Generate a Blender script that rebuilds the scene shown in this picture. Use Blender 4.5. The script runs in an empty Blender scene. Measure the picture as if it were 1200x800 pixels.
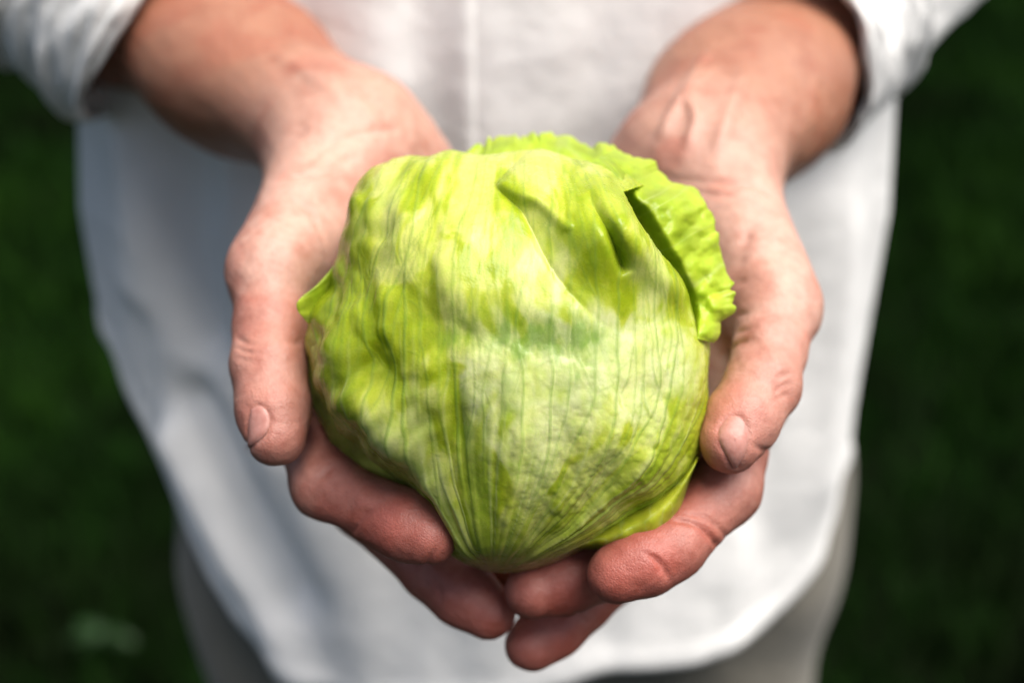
import bpy, math, random
import numpy as np
from mathutils import Matrix, Vector

rng = np.random.default_rng(7)
random.seed(7)
C = bpy.context.scene.collection
sc = bpy.context.scene

# ------------------------------------------------------------------ camera, light, exposure
TILT = math.radians(24.0)
CAM = np.array([0.0, -0.475, 1.33])
RIGHT = np.array([1.0, 0.0, 0.0])
UP = np.array([0.0, math.sin(TILT), math.cos(TILT)])
FWD = np.array([0.0, math.cos(TILT), -math.sin(TILT)])
FOC = 50.0 / 36.0 * 1200.0

cam = bpy.data.cameras.new('camera')
cam.lens = 50.0
cam.sensor_width = 36.0
cam.clip_start = 0.02
cam.clip_end = 200.0
cam.dof.use_dof = True
cam.dof.focus_distance = 0.470
cam.dof.aperture_fstop = 3.9
camo = bpy.data.objects.new('camera', cam)
camo.location = CAM
camo.rotation_euler = (math.radians(90.0) - TILT, 0, 0)
C.objects.link(camo)
sc.camera = camo

SUN_EL, SUN_AZ = math.radians(66.0), math.radians(30.0)     # azimuth measured from +X towards -Y (camera side)
world = bpy.data.worlds.new('World')
sc.world = world
world.use_nodes = True
wn = world.node_tree
for n in list(wn.nodes):
    wn.nodes.remove(n)
wo = wn.nodes.new('ShaderNodeOutputWorld')
bg = wn.nodes.new('ShaderNodeBackground')
sk = wn.nodes.new('ShaderNodeTexSky')
sk.sky_type = 'NISHITA'
sk.sun_disc = False
sk.sun_elevation = SUN_EL
sk.sun_rotation = math.radians(90.0) + SUN_AZ
sk.air_density = 1.0
sk.dust_density = 4.0
sk.ozone_density = 0.0
bg.inputs['Strength'].default_value = 0.05
wn.links.new(sk.outputs[0], bg.inputs[0])
wn.links.new(bg.outputs[0], wo.inputs[0])

sun = bpy.data.lights.new('sun', 'SUN')
sun.energy = 2.6
sun.angle = math.radians(58.0)
sun.color = (1.0, 0.965, 0.91)
suno = bpy.data.objects.new('sun', sun)
sd = Vector((math.cos(SUN_EL) * math.cos(SUN_AZ), -math.cos(SUN_EL) * math.sin(SUN_AZ), math.sin(SUN_EL)))
suno.rotation_euler = sd.to_track_quat('Z', 'Y').to_euler()
suno.location = (1.5, -1.5, 4)
C.objects.link(suno)

sc.view_settings.view_transform = 'Standard'
sc.view_settings.look = 'None'
sc.view_settings.exposure = 1.32
sc.view_settings.gamma = 1.0
sc.view_settings.use_curve_mapping = False
sc.cycles.max_bounces = 8
sc.cycles.use_denoising = True
sc.cycles.filter_width = 0.95


# ------------------------------------------------------------------ helpers
def loc(px, py, d):
    """reading off the photograph: point in camera-aligned metres (right, up, forward)"""
    return np.array([(px - 600.0) / FOC * d, (400.0 - py) / FOC * d, d])


def l2w(p):
    p = np.asarray(p, dtype=np.float64)
    return CAM + p[..., 0:1] * RIGHT + p[..., 1:2] * UP + p[..., 2:3] * FWD


def w2px(w):
    q = w - CAM
    x, y, z = q @ RIGHT, q @ UP, q @ FWD
    return 600 + x / z * FOC, 400 - y / z * FOC


def sstep(a, b, x):
    t = np.clip((x - a) / (b - a), 0, 1)
    return t * t * (3 - 2 * t)


def hash2(ix, iy, seed):
    h = (ix.astype(np.int64) * 374761393 + iy.astype(np.int64) * 668265263 + seed * 144269) & 0x7fffffff
    h = ((h ^ (h >> 13)) * 1274126177) & 0x7fffffff
    h = h ^ (h >> 16)
    return (h & 0xffff) / 65535.0


def noise2(x, y, seed=0):
    x = np.asarray(x, float); y = np.asarray(y, float)
    x, y = np.broadcast_arrays(x, y)
    ix, iy = np.floor(x), np.floor(y)
    fx, fy = x - ix, y - iy
    fx = fx * fx * fx * (fx * (fx * 6 - 15) + 10)
    fy = fy * fy * fy * (fy * (fy * 6 - 15) + 10)
    a, b = hash2(ix, iy, seed), hash2(ix + 1, iy, seed)
    c, d = hash2(ix, iy + 1, seed), hash2(ix + 1, iy + 1, seed)
    return (a * (1 - fx) + b * fx) * (1 - fy) + (c * (1 - fx) + d * fx) * fy - 0.5


def fbm(x, y, seed=0, oct=3, gain=0.5):
    r, a, f = 0, 1.0, 1.0
    for k in range(oct):
        r = r + a * noise2(x * f + 17.3 * k, y * f - 9.1 * k, seed + k * 31)
        a *= gain; f *= 2.03
    return r


def resample(pts, n):
    pts = np.asarray(pts, float)
    # Catmull-Rom through the points, n samples evenly in parameter
    m = len(pts)
    t = np.linspace(0, m - 1, n)
    i = np.clip(np.floor(t).astype(int), 0, m - 2)
    f = (t - i)[:, None]
    p0, p1 = pts[np.clip(i - 1, 0, m - 1)], pts[i]
    p2, p3 = pts[i + 1], pts[np.clip(i + 2, 0, m - 1)]
    return 0.5 * (2 * p1 + (p2 - p0) * f + (2 * p0 - 5 * p1 + 4 * p2 - p3) * f ** 2 + (3 * p1 - p0 - 3 * p2 + p3) * f ** 3)


def polyline_dist(X, Y, pts):
    """distance, signed side (+ = left of travel in y-down pixels is negative cross) and parameter 0..1 along a polyline"""
    pts = np.asarray(pts, float)
    best = np.full(X.shape, 1e9); side = np.zeros(X.shape); par = np.zeros(X.shape)
    n = len(pts) - 1
    for k in range(n):
        a, b = pts[k], pts[k + 1]
        e = b - a
        t = np.clip(((X - a[0]) * e[0] + (Y - a[1]) * e[1]) / (e @ e), 0, 1)
        dx, dy = X - a[0] - t * e[0], Y - a[1] - t * e[1]
        d = np.hypot(dx, dy)
        s = np.sign(e[0] * dy - e[1] * dx)
        m = d < best
        best = np.where(m, d, best); side = np.where(m, s, side); par = np.where(m, (k + t) / n, par)
    return best, side, par


def mesh_obj(name, verts, faces, mat, parent=None, smooth=True, attrs=None, colors=None):
    me = bpy.data.meshes.new(name)
    verts = np.ascontiguousarray(verts, dtype=np.float32)
    faces = np.ascontiguousarray(faces, dtype=np.int32)
    nv, (nf, k) = len(verts), faces.shape
    me.vertices.add(nv)
    me.vertices.foreach_set('co', verts.ravel())
    me.loops.add(nf * k)
    me.loops.foreach_set('vertex_index', faces.ravel())
    me.polygons.add(nf)
    me.polygons.foreach_set('loop_start', np.arange(0, nf * k, k, dtype=np.int32))
    me.polygons.foreach_set('loop_total', np.full(nf, k, dtype=np.int32))
    me.polygons.foreach_set('use_smooth', np.full(nf, smooth, dtype=bool))
    me.update(calc_edges=True)
    me.validate()
    for an, av in (attrs or {}).items():
        a = me.attributes.new(an, 'FLOAT', 'POINT')
        a.data.foreach_set('value', np.ascontiguousarray(av, dtype=np.float32))
    for an, av in (colors or {}).items():
        a = me.attributes.new(an, 'FLOAT_COLOR', 'POINT')
        a.data.foreach_set('color', np.ascontiguousarray(np.c_[av, np.ones(len(av))], dtype=np.float32).ravel())
    me.materials.append(mat)
    o = bpy.data.objects.new(name, me)
    C.objects.link(o)
    if parent is not None:
        o.parent = parent
        if parent.type == 'EMPTY':          # mesh data are in world metres; undo the root's offset once
            o.matrix_parent_inverse = Matrix.Translation(-parent.location)
    return o


def grid_faces(n, m, wrap_u=False, wrap_v=False, flip=False):
    i, j = np.meshgrid(np.arange(n if wrap_u else n - 1), np.arange(m if wrap_v else m - 1), indexing='ij')
    i2, j2 = (i + 1) % n, (j + 1) % m
    f = np.stack([i * m + j, i2 * m + j, i2 * m + j2, i * m + j2], -1).reshape(-1, 4)
    return f[:, ::-1] if flip else f


def solidify(o, t, off=0.0):
    m = o.modifiers.new('thickness', 'SOLIDIFY')
    m.thickness = t
    m.offset = off
    return m


def empty(name, location, label, cat):
    o = bpy.data.objects.new(name, None)
    o.location = location
    o.empty_display_size = 0.05
    C.objects.link(o)
    o['label'] = label
    o['category'] = cat
    return o


class NT:
    def __init__(self, name):
        self.m = bpy.data.materials.new(name)
        self.m.use_nodes = True
        self.t = self.m.node_tree
        for n in list(self.t.nodes):
            self.t.nodes.remove(n)
        self.out = self.n('ShaderNodeOutputMaterial')

    def n(self, typ, **kw):
        nd = self.t.nodes.new(typ)
        for k, v in kw.items():
            if hasattr(nd, k):
                setattr(nd, k, v)
        return nd

    def l(self, a, b):
        self.t.links.new(a, b)

    def noise(self, scale, detail=3, rough=0.5, vec=None):
        nd = self.n('ShaderNodeTexNoise')
        nd.inputs['Scale'].default_value = scale
        nd.inputs['Detail'].default_value = detail
        nd.inputs['Roughness'].default_value = rough
        nd_vec = vec if vec is not None else self.pos()
        self.l(nd_vec, nd.inputs['Vector'])
        return nd.outputs['Fac']

    def pos(self):
        if not hasattr(self, '_p'):
            self._p = self.n('ShaderNodeTexCoord').outputs['Object']
        return self._p

    def ramp(self, fac, stops):
        nd = self.n('ShaderNodeValToRGB')
        els = nd.color_ramp.elements
        els[0].position, els[0].color = stops[0][0], (*stops[0][1], 1)
        els[1].position, els[1].color = stops[-1][0], (*stops[-1][1], 1)
        for p, c in stops[1:-1]:
            e = els.new(p); e.color = (*c, 1)
        self.l(fac, nd.inputs[0])
        return nd.outputs[0]

    def mix(self, fac, a, b, mode='MIX'):
        nd = self.n('ShaderNodeMix', data_type='RGBA', blend_type=mode)
        for v, s in ((fac, nd.inputs[0]), (a, nd.inputs[6]), (b, nd.inputs[7])):
            if isinstance(v, (int, float)):
                s.default_value = v
            elif isinstance(v, tuple):
                s.default_value = (*v, 1)
            else:
                self.l(v, s)
        return nd.outputs[2]

    def math(self, op, a, b=0.0):
        nd = self.n('ShaderNodeMath', operation=op)
        for v, s in ((a, nd.inputs[0]), (b, nd.inputs[1])):
            if isinstance(v, (int, float)):
                s.default_value = v
            else:
                self.l(v, s)
        return nd.outputs[0]

    def bump(self, h, dist, strength=1.0, normal=None):
        nd = self.n('ShaderNodeBump')
        nd.inputs['Distance'].default_value = dist
        nd.inputs['Strength'].default_value = strength
        self.l(h, nd.inputs['Height'])
        if normal is not None:
            self.l(normal, nd.inputs['Normal'])
        return nd.outputs[0]

    def principled(self, color, rough=0.5, spec=0.5, sss=0.0, sss_scale=0.01, sss_radius=(1, .4, .2), normal=None, sheen=0.0, coat=0.0):
        p = self.n('ShaderNodeBsdfPrincipled')
        if isinstance(color, tuple):
            p.inputs['Base Color'].default_value = (*color, 1)
        else:
            self.l(color, p.inputs['Base Color'])
        if isinstance(rough, (int, float)):
            p.inputs['Roughness'].default_value = rough
        else:
            self.l(rough, p.inputs['Roughness'])
        p.inputs['Specular IOR Level'].default_value = spec
        p.inputs['Subsurface Weight'].default_value = sss
        p.inputs['Subsurface Scale'].default_value = sss_scale
        p.inputs['Subsurface Radius'].default_value = sss_radius
        p.inputs['Sheen Weight'].default_value = sheen
        p.inputs['Coat Weight'].default_value = coat
        if normal is not None:
            self.l(normal, p.inputs['Normal'])
        self.l(p.outputs[0], self.out.inputs[0])
        return p


def attr_node(nt, name):
    return nt.n('ShaderNodeAttribute', attribute_name=name)


# ------------------------------------------------------------------ materials
def skin_material():
    nt = NT('skin')
    a = attr_node(nt, 'skin_tint').outputs['Color']
    n1 = nt.noise(55, 4, .6)
    n2 = nt.noise(260, 3, .6)
    c = nt.mix(1.0, a, nt.ramp(n1, [(0.3, (.84, .70, .66)), (.5, (1, 1, 1)), (.72, (1.06, 1.05, 1.02))]), 'MULTIPLY')
    c = nt.mix(1.0, c, nt.ramp(n2, [(0.3, (.90, .84, .82)), (.55, (1, 1, 1)), (.75, (1.07, 1.06, 1.06))]), 'MULTIPLY')
    vo = nt.n('ShaderNodeTexVoronoi', feature='DISTANCE_TO_EDGE')
    vo.inputs['Scale'].default_value = 900
    nt.l(nt.pos(), vo.inputs['Vector'])
    edge = nt.math('MINIMUM', vo.outputs['Distance'], 0.25)
    b1 = nt.bump(edge, 0.00030, 0.8)
    b2 = nt.bump(nt.noise(430, 5, .65), 0.0009, 0.45, b1)
    rough = nt.math('MULTIPLY_ADD', n2, 0.25)
    rough.node.inputs[2].default_value = 0.30
    nt.principled(c, rough, 0.45, 0.22, 0.006, (1.0, .35, .2), b2)
    return nt.m


def nail_material():
    nt = NT('nail')
    n1 = nt.noise(420, 3)
    c = nt.ramp(n1, [(.3, (.42, .18, .145)), (.6, (.48, .23, .19))])
    nt.principled(c, 0.33, 0.36, 0.2, 0.003, (1, .4, .25), nt.bump(nt.noise(900, 2), .0003, .3))
    return nt.m


def leaf_material(name, rough=0.27, transl=0.25, blister=1.0):
    nt = NT(name)
    a = attr_node(nt, 'leaf_tint').outputs['Color']
    n1 = nt.noise(120, 4, .6)
    n2 = nt.noise(620, 3, .6)
    c = nt.mix(1.0, a, nt.ramp(n1, [(.3, (.88, .94, .74)), (.5, (1, 1, 1)), (.7, (1.07, 1.03, 1.15))]), 'MULTIPLY')
    c = nt.mix(1.0, c, nt.ramp(n2, [(.3, (.92, .96, .86)), (.5, (1, 1, 1)), (.72, (1.05, 1.03, 1.06))]), 'MULTIPLY')
    vo = nt.n('ShaderNodeTexVoronoi', feature='DISTANCE_TO_EDGE')
    vo.inputs['Scale'].default_value = 760
    vo.inputs['Randomness'].default_value = 1.0
    nt.l(nt.pos(), vo.inputs['Vector'])
    edge = nt.math('MINIMUM', vo.outputs['Distance'], 0.28)
    b1 = nt.bump(edge, 0.0003, 0.22 * blister)
    b2 = nt.bump(nt.noise(330, 3, .6), 0.0005, 0.12 * blister, b1)
    r = nt.math('MULTIPLY_ADD', n1, 0.22)
    r.node.inputs[2].default_value = rough - .11
    p = nt.principled(c, r, 0.42, 0.25, 0.004, (.7, 1.0, .25), b2)
    tr = nt.n('ShaderNodeBsdfTranslucent')
    nt.l(c, tr.inputs[0])
    mx = nt.n('ShaderNodeMixShader')
    mx.inputs[0].default_value = transl
    nt.l(p.outputs[0], mx.inputs[1]); nt.l(tr.outputs[0], mx.inputs[2])
    nt.l(mx.outputs[0], nt.out.inputs[0])
    return nt.m


def cloth_material(name, base, weave=1500, var=.06):
    nt = NT(name)
    n1 = nt.noise(14, 4, .55)
    n2 = nt.noise(weave, 2, .6)
    lo = tuple(x * (1 - var) for x in base)
    c = nt.ramp(n1, [(.3, lo), (.7, base)])
    b1 = nt.bump(n2, .0006, .5)
    b2 = nt.bump(nt.noise(45, 3, .5), .006, .35, b1)
    nt.principled(c, .85, .25, 0, .01, (1, 1, 1), b2, sheen=.15)
    return nt.m


M_SKIN, M_NAIL = skin_material(), nail_material()
M_LEAF = leaf_material('lettuce_leaf')
M_FRILL = leaf_material('lettuce_frill', .36, .38, .9)
M_SHIRT = cloth_material('white_linen', (.83, .82, .80))
M_TROUSER = cloth_material('grey_twill', (.18, .165, .132), 1100, .15)


def ground_material():
    nt = NT('lawn_soil')
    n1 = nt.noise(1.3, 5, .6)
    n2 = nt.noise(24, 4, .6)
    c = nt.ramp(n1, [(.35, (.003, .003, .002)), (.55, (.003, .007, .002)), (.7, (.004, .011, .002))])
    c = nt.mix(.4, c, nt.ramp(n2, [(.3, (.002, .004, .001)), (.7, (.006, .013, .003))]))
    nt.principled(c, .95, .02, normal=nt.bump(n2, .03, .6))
    return nt.m


def grass_material():
    nt = NT('grass_blade')
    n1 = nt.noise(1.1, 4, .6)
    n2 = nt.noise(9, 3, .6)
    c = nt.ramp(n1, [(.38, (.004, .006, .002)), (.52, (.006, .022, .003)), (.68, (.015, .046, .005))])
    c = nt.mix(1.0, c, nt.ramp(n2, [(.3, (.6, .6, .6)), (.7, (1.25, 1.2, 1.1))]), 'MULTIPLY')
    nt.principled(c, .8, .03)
    return nt.m


# ------------------------------------------------------------------ signed distance bodies (surface nets)
def smin(a, b, k):
    h = np.maximum(k - np.abs(a - b), 0.0) / k
    return np.minimum(a, b) - h * h * k * 0.25


def cone(p, a, b, ra, rb, flat=None, f=1.0):
    a = np.asarray(a, np.float32); b = np.asarray(b, np.float32)
    e = b - a
    t = np.clip(((p - a) @ e) / max(float(e @ e), 1e-12), 0, 1)
    o = p - a - t[:, None] * e
    r = ra + (rb - ra) * t
    d2 = np.einsum('ij,ij->i', o, o)
    if flat is not None:
        n = np.asarray(flat, np.float32)
        on = o @ n
        d2 = d2 - on ** 2 + (on / f) ** 2
        return (np.sqrt(np.maximum(d2, 0)) - r) * (0.5 + 0.5 * f)
    return np.sqrt(d2) - r


def axis_grid(segs):
    xs = [segs[0][0]]
    for a, b, h in segs:
        n = max(1, int(round((b - a) / h)))
        xs += list(np.linspace(a, b, n + 1)[1:])
    n = len(xs) - 1
    while (len(xs) - 1) % 4:
        xs.append(xs[-1] + (xs[-1] - xs[-2]))
    return np.array(xs, np.float32)


def sdf_eval(fn, P, chunk=400000):
    out = np.empty(len(P), np.float32)
    for i in range(0, len(P), chunk):
        out[i:i + chunk] = fn(P[i:i + chunk])
    return out


def surface_nets(fn, xs, ys, zs):
    nx, ny, nz = len(xs), len(ys), len(zs)
    cx, cy, cz = xs[::4], ys[::4], zs[::4]
    G = np.stack(np.meshgrid(cx, cy, cz, indexing='ij'), -1)
    Fc = sdf_eval(fn, G.reshape(-1, 3)).reshape(G.shape[:3])
    dx, dy, dz = np.diff(cx), np.diff(cy), np.diff(cz)
    diag = np.sqrt(dx[:, None, None] ** 2 + dy[None, :, None] ** 2 + dz[None, None, :] ** 2)
    mn = np.full(diag.shape, 1e9, np.float32)
    for i in (0, 1):
        for j in (0, 1):
            for k in (0, 1):
                mn = np.minimum(mn, np.abs(Fc[i:Fc.shape[0] - 1 + i, j:Fc.shape[1] - 1 + j, k:Fc.shape[2] - 1 + k]))
    act = mn < diag * 0.85
    A = np.zeros((nx, ny, nz), bool)
    bl = np.repeat(np.repeat(np.repeat(act, 4, 0), 4, 1), 4, 2)
    for i in (0, 1):
        for j in (0, 1):
            for k in (0, 1):
                A[i:nx - 1 + i, j:ny - 1 + j, k:nz - 1 + k] |= bl
    F = np.repeat(np.repeat(np.repeat(Fc[:-1, :-1, :-1], 4, 0), 4, 1), 4, 2)
    F = np.pad(F, ((0, 1),) * 3, mode='edge')
    I = np.nonzero(A)
    F[I] = sdf_eval(fn, np.stack([xs[I[0]], ys[I[1]], zs[I[2]]], -1))
    S = F < 0
    cnt = np.zeros((nx - 1, ny - 1, nz - 1), np.int8)
    for i in (0, 1):
        for j in (0, 1):
            for k in (0, 1):
                cnt += S[i:nx - 1 + i, j:ny - 1 + j, k:nz - 1 + k]
    ci, cj, ck = np.nonzero((cnt > 0) & (cnt < 8))
    idx = np.full(cnt.shape, -1, np.int32)
    idx[ci, cj, ck] = np.arange(len(ci))
    acc = np.zeros((len(ci), 3)); w = np.zeros(len(ci))
    cor = [(i, j, k) for i in (0, 1) for j in (0, 1) for k in (0, 1)]
    for a in cor:
        for b in cor:
            if sum(abs(q - r) for q, r in zip(a, b)) == 1 and a < b:
                fa, fb = F[ci + a[0], cj + a[1], ck + a[2]], F[ci + b[0], cj + b[1], ck + b[2]]
                m = (fa < 0) != (fb < 0)
                t = np.where(m, fa / np.where(m, fa - fb, 1), 0)
                pa = np.stack([xs[ci + a[0]], ys[cj + a[1]], zs[ck + a[2]]], -1)
                pb = np.stack([xs[ci + b[0]], ys[cj + b[1]], zs[ck + b[2]]], -1)
                acc += np.where(m[:, None], pa + t[:, None] * (pb - pa), 0); w += m
    V = acc / w[:, None]
    faces = []
    for ax in range(3):
        s0 = [slice(None)] * 3; s1 = [slice(None)] * 3
        s0[ax] = slice(None, -1); s1[ax] = slice(1, None)
        d = S[tuple(s0)] != S[tuple(s1)]
        I = np.stack(np.nonzero(d), -1)
        o1, o2 = [q for q in range(3) if q != ax]
        ok = (I[:, o1] > 0) & (I[:, o2] > 0) & (I[:, o1] < F.shape[o1] - 1) & (I[:, o2] < F.shape[o2] - 1)
        I = I[ok]
        q = []
        for a, b in ((1, 1), (0, 1), (0, 0), (1, 0)):
            J = I.copy(); J[:, o1] -= a; J[:, o2] -= b
            q.append(idx[J[:, 0], J[:, 1], J[:, 2]])
        q = np.stack(q, -1)
        ins = S[I[:, 0], I[:, 1], I[:, 2]]
        flip = ins if ax != 1 else ~ins
        q[~flip] = q[~flip][:, ::-1]
        faces.append(q)
    Fq = np.concatenate(faces)
    return V, Fq[(Fq >= 0).all(1)]


def laplace(V, Fq, n=2, lam=0.5):
    e = np.concatenate([Fq[:, [0, 1]], Fq[:, [1, 2]], Fq[:, [2, 3]], Fq[:, [3, 0]]])
    e = np.concatenate([e, e[:, ::-1]])
    deg = np.bincount(e[:, 0], minlength=len(V)).astype(float)
    for k in range(n):
        s = np.stack([np.bincount(e[:, 0], weights=V[e[:, 1], c], minlength=len(V)) for c in range(3)], -1)
        V = V + lam * (s / np.maximum(deg, 1)[:, None] - V)
    return V


def vnormals(V, Fq):
    n = np.cross(V[Fq[:, 2]] - V[Fq[:, 0]], V[Fq[:, 3]] - V[Fq[:, 1]])
    N = np.zeros_like(V)
    for c in range(4):
        for q in range(3):
            N[:, q] += np.bincount(Fq[:, c], weights=n[:, q], minlength=len(V))
    return N / np.maximum(np.linalg.norm(N, axis=1, keepdims=True), 1e-12)


# ------------------------------------------------------------------ the person's body: arms and hands (camera-aligned metres)
def P(*a):
    return loc(*a).astype(np.float32)


def unit(v):
    v = np.asarray(v, float)
    return v / np.linalg.norm(v)


HANDS = {
    'r': dict(  # seen at the left of the picture
        elbow=P(20, -70, .86), cuff=P(150, 2, .775), mid=P(280, 82, .70), wrist=P(404, 163, .622),
        shoulder=np.array([-.19, .34, .93], np.float32),
        r_arm=(.047, .0435, .0410, .0345), flatn=unit((.35, .75, -.55)), flat=.84,
        cmc=P(372, 238, .588), mcp=P(318, 322, .543), ip=P(315, 428, .520), tip=P(324, 511, .506),
        thumb_r=(.022, .0143, .0131, .0107),
        fingers=[
            [P(335, 425, .575), P(382, 566, .522), P(448, 602, .508), P(502, 628, .497)],
            [P(375, 475, .598), P(425, 590, .566), P(508, 668, .545), P(572, 716, .535)],
            [P(425, 515, .620), P(480, 592, .600), P(540, 648, .582), P(606, 672, .568)],
            [P(475, 535, .640), P(520, 580, .620), P(560, 605, .605), P(595, 620, .595)]],
        pc=[P(395, 215, .612), P(476, 206, .642)],
    ),
    'l': dict(  # seen at the right of the picture
        elbow=P(1060, -70, .87), cuff=P(930, 40, .765), mid=P(873, 118, .69), wrist=P(817, 190, .618),
        shoulder=np.array([.18, .34, .93], np.float32),
        r_arm=(.049, .0455, .0425, .0362), flatn=unit((-.30, .75, -.58)), flat=.82,
        cmc=P(856, 245, .590), mcp=P(912, 362, .545), ip=P(893, 452, .517), tip=P(855, 519, .500),
        thumb_r=(.022, .0137, .0131, .0107),
        fingers=[
            [P(878, 462, .562), P(850, 572, .522), P(788, 640, .505), P(722, 672, .498)],
            [P(850, 515, .590), P(795, 615, .550), P(708, 664, .530), P(624, 692, .519)],
            [P(810, 545, .615), P(760, 640, .580), P(680, 706, .556), P(622, 755, .545)],
            [P(765, 560, .635), P(740, 610, .615), P(695, 645, .600), P(655, 655, .592)]],
        pc=[P(820, 240, .612), P(768, 214, .640)],
    ),
}
FR = [(.0140, .0122, .0114, .0103), (.0142, .0124, .0115, .0104), (.0136, .0120, .0112, .0102), (.0125, .0108, .0100, .0090)]


def arm_sdf(p, H):
    fn, f = H['flatn'], H['flat']
    ra = H['r_arm']
    d = cone(p, H['cuff'], H['mid'], ra[1], ra[2], fn, f)
    d = smin(d, cone(p, H['mid'], H['wrist'], ra[2], ra[3], fn, f * .98), .03)
    d = smin(d, cone(p, H['elbow'], H['cuff'], ra[0], ra[1], fn, .95), .03)
    d = smin(d, cone(p, H['shoulder'], H['elbow'], .055, .045), .03)
    return d


def palm_sdf(p, H):
    w = H['wrist']
    pc = H['pc']
    d = cone(p, w, pc[0], .023, .0245)
    d = smin(d, cone(p, w + (pc[1] - pc[0]) * .35, pc[1], .022, .021), .02)
    mc = [fg[0] for fg in H['fingers']]
    rr = [.0160, .0158, .0152, .0142]
    st = [pc[0] * (1 - q) + pc[1] * q for q in (0.0, .33, .66, 1.0)]
    for k in range(4):
        d = smin(d, cone(p, st[k], mc[k], .019, rr[k]), .014)
    tr = H['thumb_r']
    # thenar mass and thumb
    d = smin(d, cone(p, w * .45 + H['cmc'] * .55, H['cmc'] * .35 + H['mcp'] * .65, .0235, .0165), .016)
    d = smin(d, cone(p, st[0] * .5 + mc[0] * .5, H['mcp'], .017, .012), .016)
    return d


def thumb_sdf(p, H):
    tr = H['thumb_r']
    d = cone(p, H['cmc'], H['mcp'], tr[0] * .8, tr[1])
    d = smin(d, cone(p, H['mcp'], H['mcp'] * .45 + H['ip'] * .55, tr[1] * .97, tr[2] * .93), .008)
    d = smin(d, cone(p, H['mcp'] * .45 + H['ip'] * .55, H['ip'], tr[2] * .93, tr[2]), .008)
    pad = H['ip'] * .4 + H['tip'] * .6
    d = smin(d, cone(p, H['ip'], pad, tr[2] * .97, tr[2] * .95), .006)
    d = smin(d, cone(p, pad, H['tip'], tr[2] * .95, tr[3]), .006)
    return d


def finger_sdf(p, F, r, k):
    a, b, c, t = F
    d = cone(p, a, b, r[0], r[1])
    d = smin(d, cone(p, b, c, r[1], r[2]), .006)
    pad = c * .45 + t * .55
    d = smin(d, cone(p, c, pad, r[2] * .97, r[2] * 1.02), .005)
    d = smin(d, cone(p, pad, t, r[2] * 1.02, r[3]), .006)
    return d


WAIST = np.array([-.008, -.22, .86], np.float32)


def hand_sdf(p, H):
    arm = arm_sdf(p, H)
    palm = smin(arm, palm_sdf(p, H), .016)
    d = smin(palm, thumb_sdf(p, H), .012)
    for k in range(4):
        fd = finger_sdf(p, H['fingers'][k], FR[k], k)
        d = np.minimum(d, smin(palm, fd, .008))
    return d


def body_sdf(p):
    d = np.minimum(hand_sdf(p, HANDS['r']), hand_sdf(p, HANDS['l']))
    up = UP_L
    base = TORSO_L
    tors = cone(p, base - up * .10, base + up * .28, .15, .16, FWD_L, .55)
    tors = smin(tors, cone(p, base + up * .45 - RIGHT_L * .15, base + up * .45 + RIGHT_L * .15, .065, .065), .1)
    tors = smin(tors, cone(p, base + up * .42, base + up * .58, .06, .055), .06)
    return smin(d, tors, .03)


def w2l_dir(v):
    v = np.asarray(v, float)
    return np.array([v @ RIGHT, v @ UP, v @ FWD], np.float32)


def w2l(v):
    return w2l_dir(np.asarray(v, float) - CAM)


UP_L, FWD_L, RIGHT_L = w2l_dir((0, 0, 1)), w2l_dir((0, 1, 0)), w2l_dir((1, 0, 0))
TX, TY = -0.012, 0.345           # torso centre line in the world
TORSO_L = w2l((TX, TY, 1.02))
for k, sx in (('r', -1), ('l', 1)):
    HANDS[k]['shoulder'] = w2l((TX + sx * .19, TY, 1.46))


def march(px, py, d0=.40, d1=.75):
    """depth at which the ray through a photograph pixel meets the skin"""
    px = np.atleast_1d(np.asarray(px, float)); py = np.atleast_1d(np.asarray(py, float))
    D = np.full(px.shape, d0)
    for _ in range(60):
        p = np.stack([(px - 600) / FOC * D, (400 - py) / FOC * D, D], -1).astype(np.float32)
        D = D + .8 * sdf_eval(body_sdf, p)
    return D, np.stack([(px - 600) / FOC * D, (400 - py) / FOC * D, D], -1)


xs = axis_grid([(-.43, -.24, .010), (-.24, -.115, .0028), (-.115, .122, .00105), (.122, .235, .0028), (.235, .43, .010)])
ys = axis_grid([(-.45, -.148, .012), (-.148, .095, .00105), (.095, .22, .0025), (.22, .56, .010)])
zs = axis_grid([(.475, .645, .00105), (.645, .80, .0028), (.80, 1.28, .010)])
bV, bF = surface_nets(body_sdf, xs, ys, zs)
bV = laplace(bV, bF, 2, .5)
bN = vnormals(bV, bF)

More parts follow.
